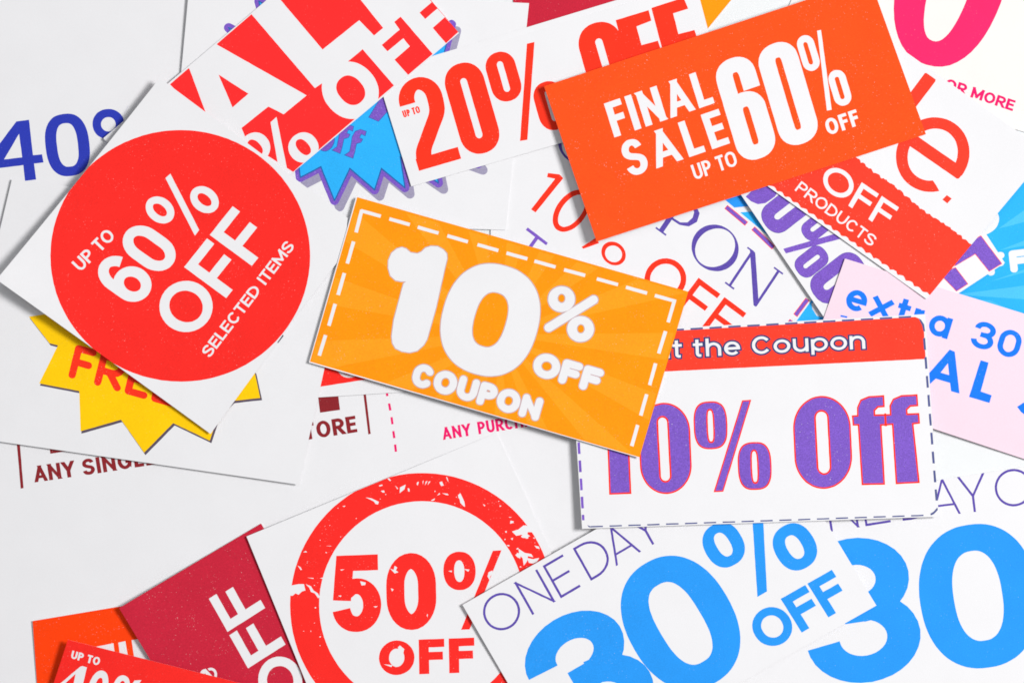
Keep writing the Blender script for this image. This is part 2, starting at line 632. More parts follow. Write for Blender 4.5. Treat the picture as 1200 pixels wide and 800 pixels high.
# ------------------------------------------------------------------ table
def table():
    me = bpy.data.meshes.new("table_top")
    r = 0.6
    me.from_pydata([(-r, -r, 0), (r, -r, 0), (r, r, 0), (-r, r, 0), (-r, -r, -.02), (r, -r, -.02), (r, r, -.02), (-r, r, -.02)], [],
                   [(0, 1, 2, 3), (7, 6, 5, 4), (0, 4, 5, 1), (1, 5, 6, 2), (2, 6, 7, 3), (3, 7, 4, 0)])
    me.materials.append(TABLE)
    o = bpy.data.objects.new("table_top", me)
    scene.collection.objects.link(o)
    o['kind'] = 'structure'
table()

def rot(p, a):
    c, s = math.cos(math.radians(a)), math.sin(math.radians(a))
    return (p[0]*c-p[1]*s, p[0]*s+p[1]*c)

# ================================================================== THE SHEETS (bottom to top)
# --- large white sheet with maroon and pink lettering
G = Sheet('coupon_sheet', 'large white sheet with maroon ANY SINGLE and STORE lettering and a pink dashed line', 'sheet',
          [(-90, 470), (700, 352), (790, 1010), (0, 1130)], .25)
G.text('ANY', (41, 565), (88.5, 558), 19, (.24, .20), MAROON)
G.text('SINGLE', (98, 557), (184, 543.5), 19, (.24, .20), MAROON, gap=.13)
G.text('STORE', (342, 518), (419, 506), 19.5, (.24, .20), MAROON, gap=.12)
G.ink('border_line', MAROON, [[(19.2, 514), (22.8, 514), (27.6, 571.5), (24.2, 572.3)]])
G.ink('border_line|2', MAROON, [[(425.4, 458), (428.4, 458), (434.4, 508), (431.6, 508.8)]])
G.ink('printed_block', MAROON, [[(56, 510), (86, 505), (87, 527), (59, 531.5)]])
G.ink('printed_block|2', MAROON, [[(371, 450), (394.5, 447), (398.4, 480), (375, 483.3)]])
G.ink('dashed_line', MAGEN, [band(a, b, 2.7) for a, b in (((450.3, 439), (451.8, 447)), ((452.6, 455), (453.8, 464)), ((456, 472.5), (457.4, 480.7)),
      ((458.8, 488.5), (460, 496.8)), ((460.9, 504.8), (462, 513)), ((463, 520.5), (464, 529)))])
G.text('ANY', (519.5, 515.2), (552.5, 510), 14.5, (.22, .19), MAGEN)
G.text('PURCHASE', (561, 508.6), (645, 495.5), 14.5, (.22, .19), MAGEN)

# --- blue 40% sheet
B = Sheet('coupon_sheet', 'white sheet with royal blue 40% lettering at the left edge', 'sheet',
          [(-120, -60), (470, -40), (420, 300), (-120, 330)], .3, [0, 0, 0, 0])
B.ink('printed_numeral', ROYAL, [[(19, 142.5), (34, 140.5), (38.6, 182), (49.3, 181), (51, 190.5), (40, 191.8), (42.3, 210.5), (29.3, 212),
      (27.3, 193.6), (-12, 198.5), (-12, 184)]])
B.ink('paper', WHITE, [[(4.8, 187), (22.4, 157), (26, 184.5)]])
B.ink('printed_numeral|2', ROYAL, [ell(79, 170, 25.8, 36.6, 7, 2.5)])
B.ink('paper', WHITE, [ell(79, 170, 12.3, 25.6, 7, 2.7)])
B.ink('percent_sign', ROYAL, [ell(127, 145.5, 18.6, 17.6, 0, 2.1)])
B.ink('paper', WHITE, [ell(127, 145.8, 8.6, 8.4)])
B.ink('percent_sign|2', ROYAL, [band((104, 219), (150, 124), .1)])

# --- far pieces at the top
Zc = Sheet('coupon', 'crimson coupon corner showing at the top edge above the 20% slip', 'coupon',
           [(590, -70), (790, -90), (800, 30), (611, 60)], .35, mat=CRIM)
Zc.ink('paper', WHITE, [[(621, 37), (623, 34), (630, 32), (640, 31), (641, 33), (650, 32), (651, 50), (612, 50)]])
Yc = Sheet('coupon', 'amber coupon corner at the top edge beside the word OFF', 'coupon',
           [(826.5, 37.5), (790, -70), (700, -60), (760, 40)], .5, mat=AMBER)
Yc.poly = [(826.5, 37.5), (858, -1), (905, -60), (790, -70), (770, -20), (790, 30)]
Yc.quad = [(760, -80), (905, -80), (905, 40), (760, 40)]
X = Sheet('coupon_sheet', 'cream sheet with a large pink numeral and OR MORE in the top right corner', 'sheet',
          [(990, -140), (1400, -30), (1330, 195), (900, 62)], .45, mat=CREAM, thick=.0001)
X.ink('printed_numeral', PINK, [ell(1118, -31, 63, 112, -17, 2.25)])
X.ink('paper', CREAM, [ell(1117, -26, 23.5, 78, -18, 2.3)])
X.text('OR MORE', (1106, 103.8), (1186.5, 130.4), 12.8, (.26, .21), MAGEN, spx=.8)

# --- second cyan coupon peeping between
W2 = Sheet('coupon', 'cyan coupon mostly hidden between the serif COUPON sheet and the violet strip', 'coupon',
           [(836, 222), (905, 205), (985, 395), (905, 425)], .35, mat=CYAN)
W2.ink('printed_band', WHITE, [[(859, 243.5), (882, 240.5), (884, 247.5), (866, 249)]])
W2.ink('printed_band|2', BLUE, [[(840, 232), (885, 222), (884, 241), (859, 243.5), (845, 240)]])
W2.ink('printed_arc', WHITE, [[(951, 355.5), (955, 353), (958, 362), (966, 369), (966, 372), (957, 370), (952, 362)]])

# --- cyan coupon with rays at the right edge
W = Sheet('coupon', 'cyan coupon with pale rays and white FF lettering at the right edge', 'coupon',
          [(1085, 235), (1300, 150), (1380, 430), (1110, 480)], .45, mat=CYAN)
for a, b, c in (((1205, 243), (1205, 259), (1170, 268)), ((1205, 280), (1205, 287), (1172, 293)), ((1205, 334), (1205, 351), (1120, 345)),
                ((1205, 314), (1205, 318), (1160, 330)), ((1160, 352), (1205, 372), (1120, 350))):
    W.ink('printed_rays', CYAN2, [[a, b, c]])
W.ink('printed_numeral', WHITE, [ell(1153, 259, 18.5, 15.5, 30)])
W.ink('printed_numeral', CYAN, [ell(1154, 263.5, 3.2, 1.0, 45)])
W.text('F', (1184.5, 319.8), (1207, 317.2), 26, (.34, .30), WHITE, rnd=True)
W.text('F', (1157.5, 323.5), (1180, 320.5), 26, (.34, .30), WHITE, rnd=True)

# --- pale orange-red coupon bottom left
K = Sheet('coupon', 'orange red coupon in the bottom left corner under two darker coupons', 'coupon',
          [(38.5, 727), (300, 682), (330, 890), (50, 900)], .5, [.5, 0, 0, 0], mat=HOTOR, thick=.0003)
K.poly = [(38.5, 727), (142, 709.8), (300, 682), (330, 890), (50, 900)]
K.ink('printed_word', WHITE, [[(106, 758.5), (133, 753), (134.5, 765), (120, 768)]])
K.ink('printed_word', WHITE, [[(138.8, 752.4), (147, 750.6), (150, 768), (141, 770)]])
K.ink('printed_word', WHITE, [[(154.3, 749.4), (163, 748), (190, 785), (160, 790)]])

# --- crimson OFF coupon
J = Sheet('coupon', 'crimson coupon with white OFF lettering reading upwards beside the 50% coupon', 'coupon',
          [(141, 711), (306, 613), (430, 830), (270, 930)], .8, [2.6, 0, 0, .4], mat=CRIM, thick=.0002)
J.text('OFF', (364, 807), (289, 673), 52, (.21, .20), WHITE, up=(-.845, .535), gap=.085, wid=dict(O=1.0, F=.80), bar=.5)
J.text('D', (249, 789.5), (241.5, 780.5), 12, (.2, .2), WHITE)
J.text('A', (257, 799), (250, 790.5), 12, (.2, .2), WHITE)
J.ink('printed_word|9', WHITE, [ell(246, 791, 8.2, 9.8, -30)])
J.ink('printed_word|9', CRIM, [ell(246, 791, 5.0, 6.8, -30)])
J.ink('printed_word|9', CRIM, [[(232, 796), (246, 778), (243, 782), (252, 792)]])
J.ink('printed_word|9', WHITE, [[(234.5, 788), (241, 782.5), (249, 791), (245.5, 793), (240.5, 788), (238, 792)]])

# --- red 40% coupon bottom left
Lc = Sheet('coupon', 'bright red coupon with white UP TO 40% lettering at the bottom left', 'coupon',
           [(80.5, 748.5), (320, 809.5), (290, 930), (40, 868)], 3.0, [1.6, 0, 0, 0], mat=RED)
Lc.text('UP TO', (83.3, 770.3), (116.3, 779), 9.6, (.24, .21), WHITE, spx=.9)
Lc.ink('printed_numeral', WHITE, [[(94.5, 780.2), (97, 779.4), (102.4, 781), (97.2, 802), (104, 804), (102, 811), (95, 810), (90, 830), (82, 828), (86, 808), (66, 803), (72.5, 798.7)]])
Lc.ink('printed_numeral', RED, [[(89, 788.5), (76.5, 800), (86.2, 802.4)]])
Lc.ink('printed_numeral|b', WHITE, [ell(114.5, 806, 11, 22, -18, 2.2)])
Lc.ink('printed_numeral|b', RED, [ell(114.5, 806.5, 4.2, 14, -18, 2.2)])
Lc.ink('percent_sign', WHITE, [ell(142, 805, 9.5, 15, -18, 2.2)])
Lc.ink('percent_sign', RED, [ell(142, 805.5, 3.6, 9, -18, 2.2)])
Lc.ink('percent_sign', WHITE, [[(158, 796.4), (166, 796), (140, 834), (132, 834)]])

# --- starburst coupon
C = Sheet('coupon', 'white coupon with a blue and violet starburst reading off, under the SALE slip', 'coupon',
          [(222, -14), (620, 4), (592.5, 269.5), (196, 258)], .95, [.9, 0, 0.1, .2], thick=.0002)
star = [(238, 74), (310, 105), (285, 150), (345, 160), (350.6, 197), (352, 208), (376, 195.5), (392, 235), (410, 197.5), (439, 222.5), (447, 197.5),
        (474.5, 220), (469, 184), (513.8, 214.5), (505, 172), (560, 192), (520, 140), (585, 120), (512, 95), (529, 29), (482, 60), (470, -5), (420, 40),
        (380, -25), (350, 30), (303.5, 2), (320, 60), (268, 33), (312, 80)]
def fat(pg, r):
    out = [pg]
    for i in range(len(pg)):
        out.append(band(pg[i-1], pg[i], 2*r)); out.append(ell(pg[i][0], pg[i][1], r, r, 0, 2, 20))
    return out
C.ink('starburst', GREY, fat([(x+6, y+7.5) for x, y in star], 5.4))
C.ink('starburst', PURPLE, fat(star, 5.4))
C.ink('starburst', NAVY, fat(star, .9))
C.ink('starburst', CYAN, [inset(star, .7)])
fpoly = [(585, 415), (670, 450), (690, 385), (705, 310), (745, 300), (765, 265), (735, 252), (748, 222), (785, 240), (798, 190), (740, 172), (690, 190),
         (660, 240), (652, 290), (635, 380)]
fp = [(330+a/8, 130+b/8) for a, b in fpoly]
C.ink('printed_word|a', NAVY, [fp, [(x-14.8, y-5.6) for x, y in fp], ell(382, 165, 10, 13, -17)])
C.ink('printed_word|a', PURPLE, [inset(fp, .7), inset([(x-14.8, y-5.6) for x, y in fp], .7), ell(382, 165, 9.2, 12.2, -17)])
C.ink('printed_numeral', NAVY, [[(431.5, 137.8), (443.5, 143), (472, 112), (450, 108)]])
C.ink('printed_numeral', PURPLE, [inset([(431.5, 137.8), (443.5, 143), (472, 112), (450, 108)], .7)])
C.ink('printed_mark', MAROON, [ell(611, 187, .8, .7)])

# --- red/white sheet between free burst and orange coupon
Hs = Sheet('coupon', 'white slip with a red corner block showing under the amber coupon', 'coupon',
           [(310, 310), (575, 300), (585, 452), (325, 468.5)], .9)
Hs.ink('printed_block', RED, [[(340, 425), (340, 452), (376, 452.8), (560, 424), (550, 380), (380, 380)]])
Hs.ink('printed_numeral', WHITE, [ell(409, 430, 14, 12.5)])
Hs.ink('printed_numeral', RED, [ell(409, 430, 9, 9.3)])

# --- FREE burst sheet
F = Sheet('coupon', 'white coupon with a yellow starburst reading FREE under the round red 60% coupon', 'coupon',
          [(14, 210), (418, 262), (350, 567.5), (-57, 509)], 1.5, [0, 0, .5, .3])
burst = [(34, 371), (58, 402), (68, 404.5), (46, 449), (93, 458), (94.5, 505), (142, 491.5), (169, 530), (203, 495.5), (246, 516), (256, 486), (273, 469.5),
         (305, 466), (298.5, 436), (285, 420), (280, 390), (290, 350), (262, 350), (250, 310), (215, 335), (170, 300), (150, 340), (100, 320), (90, 362)]
F.ink('starburst', DSHAD, [inset([(x+1.6, y+2.2) for x, y in burst], -.5)])
F.ink('starburst', YELLOW, [burst])
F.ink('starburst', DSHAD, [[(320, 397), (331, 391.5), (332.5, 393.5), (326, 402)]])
F.text('FREE', (79.5, 442), (203, 477), 40, (.215, .205), RED2, rnd=True, gap=.12, up=(.24, -.97), bar=.5)

# --- serif COUPON sheet
Sc = Sheet('coupon', 'white coupon with red 10% OFF and violet serif COUPON lettering in the middle', 'coupon',
           [(966, 331), (860, 478), (510, 190), (600, 30)], .6, [0, 0, 0, 0])
Sc.poly = [(966, 331), (855, 484), (575, 312), (575, 60), (640, 60)]
Sc.quad = [(966, 331), (855, 484), (500, 230), (600, 30)]
cu = (.806, .592); cv = (.555, -.832)
def cq(o, pts): return [(o[0]+cu[0]*a+cv[0]*b, o[1]+cu[1]*a+cv[1]*b) for a, b in pts]
def serif(o, a, b, w=13, t=2.0): return cq(o, [(a-w/2, b-t/2), (a+w/2, b-t/2), (a+w/2, b+t/2), (a-w/2, b+t/2)])
# P O N
Po = (774, 272)
Sc.ink('printed_word|c', THIN, [cq(Po, [(-3, 0), (3, 0), (3, 50), (-3, 50)]), serif(Po, 0, 1, 15), serif(Po, 0, 49, 14)])
Pb = [(0, 50), (0, 48), (14, 47), (20, 42), (22, 36), (20, 28), (13, 23), (2, 22), (2, 19.5), (14, 20), (24, 25), (29, 35), (26, 45), (17, 50)]
Sc.ink('printed_word|c', THIN, [cq(Po, Pb)])
th = math.degrees(math.atan2(-.592, .806))
Sc.ink('printed_word|c', THIN, [ell(838, 290.5, 28.3, 26.6, -40)])
Sc.ink('paper', WHITE, [ell(838, 290.3, 21.3, 24.6, -52)])
No = (854.5, 335.5)
Sc.ink('printed_word|c', THIN, [cq(No, [(-1.6, 0), (1.6, 0), (1.6, 50), (-1.6, 50)]), serif(No, 0, 1, 13), serif(No, -3, 49.4, 9),
       cq(No, [(-4.5, 50), (3.5, 50), (39.5, 5), (39, -1), (36, -1)]), cq(No, [(36.6, 0), (39.8, 0), (39.8, 50), (36.6, 50)]), serif(No, 38, 49, 13)])
Sc.ink('printed_word|c', THIN, [ell(681, 166, 28, 26.6, -40)])
Sc.ink('paper', WHITE, [ell(681, 166, 21, 24, -50)])
Sc.ink('printed_numeral', RED2, [[(622.3, 245.4), (627.6, 249), (660, 209), (657, 205.5), (652.5, 207)], [(642, 202.8), (655.5, 204.4), (660, 209.4), (654, 210.4), (641, 207.6)]])
Sc.ink('printed_numeral|2', RED2, [ell(669.5, 247, 17.5, 28, -37)])
Sc.ink('paper', WHITE, [ell(670, 247, 11.4, 22, -37)])
Sc.ink('percent_sign', RED2, [[(681.5, 289.5), (683.5, 291.5), (702, 285), (700, 281.5), (712, 250), (706, 250), (699, 278)], ell(719, 297, 15.2, 13, -40)])
Sc.ink('paper', WHITE, [ell(719, 297.5, 10.3, 9.4, -40)])
Sc.text('OFF', (745.5, 332), (845, 406), 49, (.135, .13), RED2, up=(.605, -.796), gap=.12, wid=dict(O=1.0, F=.66), k=1.0)
Sc.ink('printed_word|d', PURPLE, [band((617.3, 268), (641, 286), 3.6), band((629.5, 278), (618, 294), 4.2)])
d1 = cq((852.5, 240.5), [(0, 0), (31, 0), (31, -4.6), (0, -4.6)])
def dd(p, q, w=5.0):
    u = Vector((q[0]-p[0], q[1]-p[1])).normalized(); n = Vector((-u.y, u.x))*w
    return [p, q, (q[0]+n.x, q[1]+n.y), (p[0]+n.x, p[1]+n.y)]
for p, q in (((852.5, 240.2), (876.5, 260.2)), ((884.5, 265.3), (908.5, 288.3)), ((948.6, 352.2), (934.2, 371.3)), ((930, 377), (916, 396))):
    o = [p, q]
    Sc.ink('border_dash|%d' % int(p[0]), RED2, [dd(p, q, 5.6)]); Sc.ink('border_dash|%d' % int(p[0]), PURPLE, [inset(dd(p, q, 5.6), .7)])

# --- violet strip
T = Sheet('coupon', 'long white strip with tall violet numerals under the torn red coupon', 'coupon',
          [(820, 157), (1001, 36), (1177.5, 308), (1001, 424)], 2.1, [0, 0, 0, 0], sag=.2)
vd = Vector((.562, .827)); vu = Vector((.79, -.613))
TR = -52.2
def bowl(g, cx, cy, rx, ry, sx, sy):
    T.ink(g, THIN, [stad(cx, cy, rx+.5, ry+.5, TR, rx*.95, 2.3)])
    T.ink(g, PURPLE, [stad(cx, cy, rx, ry, TR, rx*.95, 2.3)])
    T.ink(g, THIN, [stad(cx, cy, sx+.3, sy+.3, TR)])
    T.ink('paper', WHITE, [stad(cx, cy, sx, sy, TR)])
T.ink('printed_numeral|z', PURPLE, [[(873.8, 230.5), (884, 221), (904, 206), (914, 221), (908, 230.5), (897, 238), (888, 239.3), (880, 236)]])
bowl('printed_numeral|y', 924.4, 243.5, 18.6, 34, 3.6, 20.5)
bowl('percent_sign|a', 960, 263, 11.8, 22, 2.6, 12.5)
T.ink('percent_sign|s', PURPLE, [[(917.8, 291.6), (921, 297), (996, 277), (992, 270)]])
bowl('percent_sign|b', 951, 306.5, 13.2, 20, 2.6, 11.5)
bowl('printed_word|o', 982, 325.6, 19.4, 34, 3.9, 20.5)
for i, pp in enumerate(([(1149.5, 275.8), (1174.4, 309), (1159, 318.4), (1142.6, 298), (1118, 312.5), (1128, 288)],
                        [(1119.8, 313.2), (1134.6, 332.6), (1120.6, 341.6), (1100, 320)])):
    T.ink('printed_word|t', TOMATO, [pp]); T.ink('printed_word|t', PURPLE, [inset(pp, .6)])

# --- pink coupon
V = Sheet('coupon', 'pale pink coupon with bright blue extra 30 and AL lettering at the right', 'coupon',
          [(990, 303), (1330, 407), (1274, 562), (938, 450)], 2.6, [.4, -1.4, -2.2, -1.0], mat=PINKP)
V.edge = PINKP
V.text('extra', (988.5, 360.5), (1110, 397.5), 32, (.21, .19), BLUE2, gap=.17)
V.text('30', (1135.5, 404.5), (1191.5, 421.5), 32, (.21, .18), BLUE2, gap=.15, k=1.0)
V.ink('printed_word|al', BLUE2, [[(1113, 409.5), (1119, 412), (1124.8, 461), (1114.8, 458.2), (1113.5, 448.5), (1096.8, 443.6), (1090, 450), (1080, 448), (1076, 452)]])
V.ink('paper', PINKP, [[(1102.5, 436.5), (1111, 425.5), (1112.5, 439.3)]])
V.ink('printed_word|al', BLUE2, [[(1149.5, 421.8), (1158.8, 424.7), (1149.7, 458.5), (1162.6, 463), (1160, 472), (1136, 465)]])
V.ink('printed_word|al', BLUE2, [[(1192.5, 476.5), (1200, 471.5), (1225, 462), (1225, 500), (1210, 492), (1197, 482.5)]])
V.ink('printed_word|al', BLUE2, [band((993, 371.5), (985, 370), 2)])

# --- torn red coupon
U = Sheet('coupon', 'white coupon with red letters le. above a torn-edged band reading OFF PRODUCTS', 'coupon',
          [(1226, 180), (1085.5, 350.5), (840, 176), (981, 3)], 2.75, [3.2, .5, .2, -.5], thick=.0002)
random.seed(4)
low, upp = [], []
a, b = Vector((870, 201)), Vector((1090, 353)); du = (b-a).normalized(); dn = Vector((du.y, -du.x))
L_ = (b-a).length; x = 0.0
while x < L_-4:
    q = a+du*x+dn*(3.6+2.6*abs(math.sin(math.pi*x/11.5))+random.uniform(-.4, .4)); low.append((q.x, q.y)); x += 1.9
a2_, b2_ = Vector((975, 166)), Vector((1138.5, 288)); d2 = (b2_-a2_).normalized(); n2_ = Vector((d2.y, -d2.x))
L2 = (b2_-a2_).length; x = 0.0
while x < L2:
    q = a2_+d2*x+n2_*(1.5*abs(math.sin(math.pi*x/9.5+2*math.sin(x/31.0)))+1.6*math.sin(x/17.0)*math.cos(x/41.0)+random.uniform(-.55, .55)); upp.append((q.x, q.y)); x += 1.9
U.ink('printed_band', TOMATO, [low + [(1091.5, 345.5), (1138, 288.2)] + upp[::-1]])
U.text('OFF', (958.5, 217), (1037.5, 270.5), 31.5, (.18, .16), WHITE, up=(.50, -.866), gap=.13, wid=dict(O=1.15, F=.72), k=1.0)
U.text('PRODUCTS', (931, 223), (1020.5, 289.5), 13.6, (.17, .15), WHITE, up=(.6, -.8), gap=.12)
U.ink('printed_letter|l1', TOMATO, [[(1083.5, 86), (1085.5, 86), (1096, 93.5), (1095.6, 96), (1045, 163), (1033, 154)]])
ec = (1092.5, 181.5)
def eloc(p, r0=35.0):
    c, s = math.cos(math.radians(r0)), math.sin(math.radians(r0))
    return (ec[0]+p[0]*c-p[1]*s, ec[1]+p[0]*s+p[1]*c)
U.ink('printed_letter|e', TOMATO, [[eloc(p) for p in ell(0, 0, 42, 44.5, 0, 2.0)]])
U.ink('paper', WHITE, [[eloc(p) for p in ell(0, 0, 28, 31.5, 0, 2.0)]])
U.ink('paper', WHITE, [[eloc(p) for p in ((6, 1), (60, 1), (60, 36), (38, 34), (24, 27), (6, 20))]])
U.ink('printed_letter|e', TOMATO, [[eloc(p) for p in ((-29, -7.5), (31, -7.5), (42, -4), (41.2, 5.5), (39.5, 7), (-29, 7))]])
U.ink('printed_dot', TOMATO, [[(1109.2, 228.8), (1114.8, 233), (1109.6, 238.6), (1103.9, 234)]])

# --- 20% OFF slip (and the blank slip under it)
Q2 = Sheet('paper_slip', 'blank white slip showing as a thin rim along the top of the 20% slip', 'paper',
           [(470, 77), (811, -26.5), (835, 60), (500, 160)], 1.4)
Q = Sheet('coupon', 'white coupon with tall red 20% OFF lettering under the orange FINAL SALE coupon', 'coupon',
          [(443, 93), (815, -20.5), (850, 112), (482, 218.5)], 1.65, [0, 0, 0, .1])
qv = (-.284, -.959)
Q.text('2', (491, 200.5), (540.5, 186), 106, (.175, .135), RED2, group='printed_numeral', up=qv, k=1.15, wid={'2': .5})
Q.ink('paper', WHITE, [[(468, 129.5), (490, 123.5), (494, 135), (470, 142)]])
Q.ink('printed_numeral|b', RED2, [stad(553.2, 127, 23.4, 54.5, 16.2, 25, 2.15)])
Q.ink('paper', WHITE, [stad(552.4, 127, 4.0, 36.5, 16.2, 4.4)])
Q.text('UP TO', (473.3, 138.2), (493, 132), 8.2, (.22, .18), RED2, spx=.8, gap=.08)
Q.ink('percent_sign', RED2, [stad(590, 90, 17.8, 29.5, 16, 19, 2.15)])
Q.ink('paper', WHITE, [stad(590, 90, 3.7, 18.5, 16, 4)])
Q.ink('percent_sign', RED2, [[(617.5, 51.5), (626.3, 49.6), (618, 164), (609.4, 165.3)]])
Q.ink('percent_sign', RED2, [stad(646, 124, 17.8, 29, 16, 19, 2.15)])
Q.ink('paper', WHITE, [stad(646, 124, 3.7, 18.5, 16, 4)])
Q.ink('printed_word|o', RED2, [stad(712, 80, 26, 55, 16, 27, 2.15)])
Q.ink('paper', WHITE, [stad(711, 81, 4.3, 37, 16.2, 4.6)])
Q.ink('printed_word|o', RED2, [[(721.4, 24), (760, 12.2), (763.4, 24.5), (745.8, 31.3), (751.8, 53.2), (771, 48), (775, 60), (756, 67), (765, 100), (744, 106)],
      [(763.3, 9.6), (801, -2.5), (806.4, 10.5), (788.8, 16), (795, 40.3), (813.8, 35.3), (817, 45), (800, 55), (805, 90), (786, 96)]])

# --- SALE slip with red panel
D = Sheet('coupon', 'red slip with big white A L letters and percent OFF above the round 60% coupon', 'coupon',
          [(538, 39), (424, -94), (121, 162), (234, 294)], 1.95, [0, 0, -.2, 0])
D.ink('printed_panel', PANEL, [[(536.6, 36.2), (424, -94), (199, 99), (230, 130), (343.5, 201.5)]])
D.ink('printed_word|A', WHITE, [[(222, 81), (216, 74), (249, 46), (255, 53), (359.3, 112), (332.5, 134), (314.5, 125), (283, 150), (289.5, 166), (288, 200), (262, 190), (241.3, 133)]])
D.ink('printed_panel', PANEL, [[(256, 87.5), (291, 110), (272.5, 126)]])
D.ink('printed_word|L', WHITE, [[(291, 12), (296, 18.5), (369, 103.5), (380, 96), (407, 73), (425, 58), (462.5, 101.3), (478, 88.2), (538, 39), (500, -4), (424, -94), (300, 0)]])
D.ink('printed_panel', PANEL, [[(328.5, 0), (378, 58.3), (421, 24), (438.3, 42), (449, 33), (400, -28), (320, -10)]])
D.ink('printed_panel', PANEL, [[(462, 26), (469.5, 19.8), (507, 63.5), (478.3, 88), (462.4, 70.3), (480.3, 54.6), (472.6, 45.2), (454, 60.4), (447.3, 53), (468.3, 35)]])
D.ink('printed_panel', PANEL, [[(491.6, 15.2), (506, 2.8), (512.6, 10.3), (498.3, 22.6)]])
D.ink('printed_panel', PANEL, [[(507, 33), (521.3, 20.5), (537.2, 37.6), (522.6, 51)]])
D.ink('printed_word|O', WHITE, [ell(410.5, 106, 31.5, 34.5, 42, 2.1)])
D.ink('printed_panel', PANEL, [ell(411, 106, 14.5, 18.2, 42, 2.3)])
D.ink('percent_sign', WHITE, [[(317, 143.6), (324, 137.2), (338, 206), (328, 205)], ell(355.6, 173, 17.6, 17.4, 42, 2.1), ell(299, 173, 17.6, 17.4, 42, 2.1)])
D.ink('printed_panel', PANEL, [ell(355.4, 172.5, 6.6, 10.8, 42, 2.2), ell(299, 173, 6.6, 10.8, 42, 2.2)])

# --- round red 60% coupon
E = Sheet('coupon', 'square white coupon with a big red disc reading UP TO 60% OFF SELECTED ITEMS', 'coupon',
          [(0.5, 328), (188.5, 92.5), (408, 255), (247, 508)], 2.5, [6.5, 2.6, .1, .8], thick=.00022)
E.poly = [(0.5, 328), (188.5, 92.5), (407.5, 255.5), (404.5, 285), (397, 305), (372, 338), (345, 372), (328, 397), (301, 434), (247, 508)]
E.ink('printed_disc', RED2 if False else RED, [ell(212.5, 300, 151, 147, 0, 2.0, 84)])
eu = (-.815, -.58)
E.text('UP TO', (96.5, 319), (137, 278), 15.5, (.19, .17), WHITE, spx=.8, gap=.10)
E.text('60', (161, 362), (215.5, 294), 66, (.19, .175), WHITE, group='printed_numeral', up=eu, k=1.3, gap=.06, wid={'6': .6, '0': .6})
E.ink('percent_sign', WHITE, [ell(188.2, 246.3, 14.3, 18, 52), ell(240, 234.2, 14.3, 18, 52)])
E.ink('printed_disc', RED, [ell(188, 246.3, 5.6, 9.6, 50), ell(240, 234.2, 5.6, 9.6, 50)])
E.ink('percent_sign', WHITE, [[(194.5, 209), (200.3, 204), (233.7, 269.5), (228.8, 276.3)]])
E.text('OFF', (224, 401), (322, 278), 61, (.20, .175), WHITE, up=(-49.5, -36.5), gap=.085, wid=dict(O=.98, F=.69), k=1.1, bar=.46)
E.text('SELECTED ITEMS', (246, 419.5), (346, 289), 13.4, (.20, .17), WHITE, up=(-.8, -.6), spx=.9, gap=.11)

# --- 50% coupon
I = Sheet('coupon', 'square white coupon with a scratched red ring around red 50% OFF', 'coupon',
          [(289, 628), (582, 507), (704, 775), (402, 905)], 1.5, [.5, -1.0, 0, .8], thick=.0002)
I.poly = [(289, 628), (582, 507), (704, 775), (402, 905)]
I.ink('printed_ring', RED, [ell(494.5, 708.5, 154.5, 154.5, 0, 2, 90)])
I.ink('paper', WHITE, [ell(494.5, 708.5, 120.5, 121.5, 0, 2, 80)])
I.text('50', (390, 741), (512, 736.5), 90, (.235, .205), RED, group='printed_numeral', gap=.07, up=(-.02, -1), wid={'5': .62, '0': .63}, k=1.5)
I.ink('percent_sign', RED, [ell(538.5, 668.5, 18.9, 22.5, 2, 2.2)])
I.ink('paper', WHITE, [ell(538.2, 668.8, 6, 12.6, 2, 2.2)])
I.ink('percent_sign', RED, [[(577.5, 645), (587.6, 644.4), (550.3, 736.8), (540.3, 737.3)]])
I.text('OFF', (444.5, 791), (556.5, 787), 40.5, (.29, .235), RED, up=(-.02, -1), gap=.13, wid=dict(O=1.0, F=.72), k=1.1)
def tp(ox, oy, k, pts): return [(ox+a/k, oy+b/k) for a, b in pts]
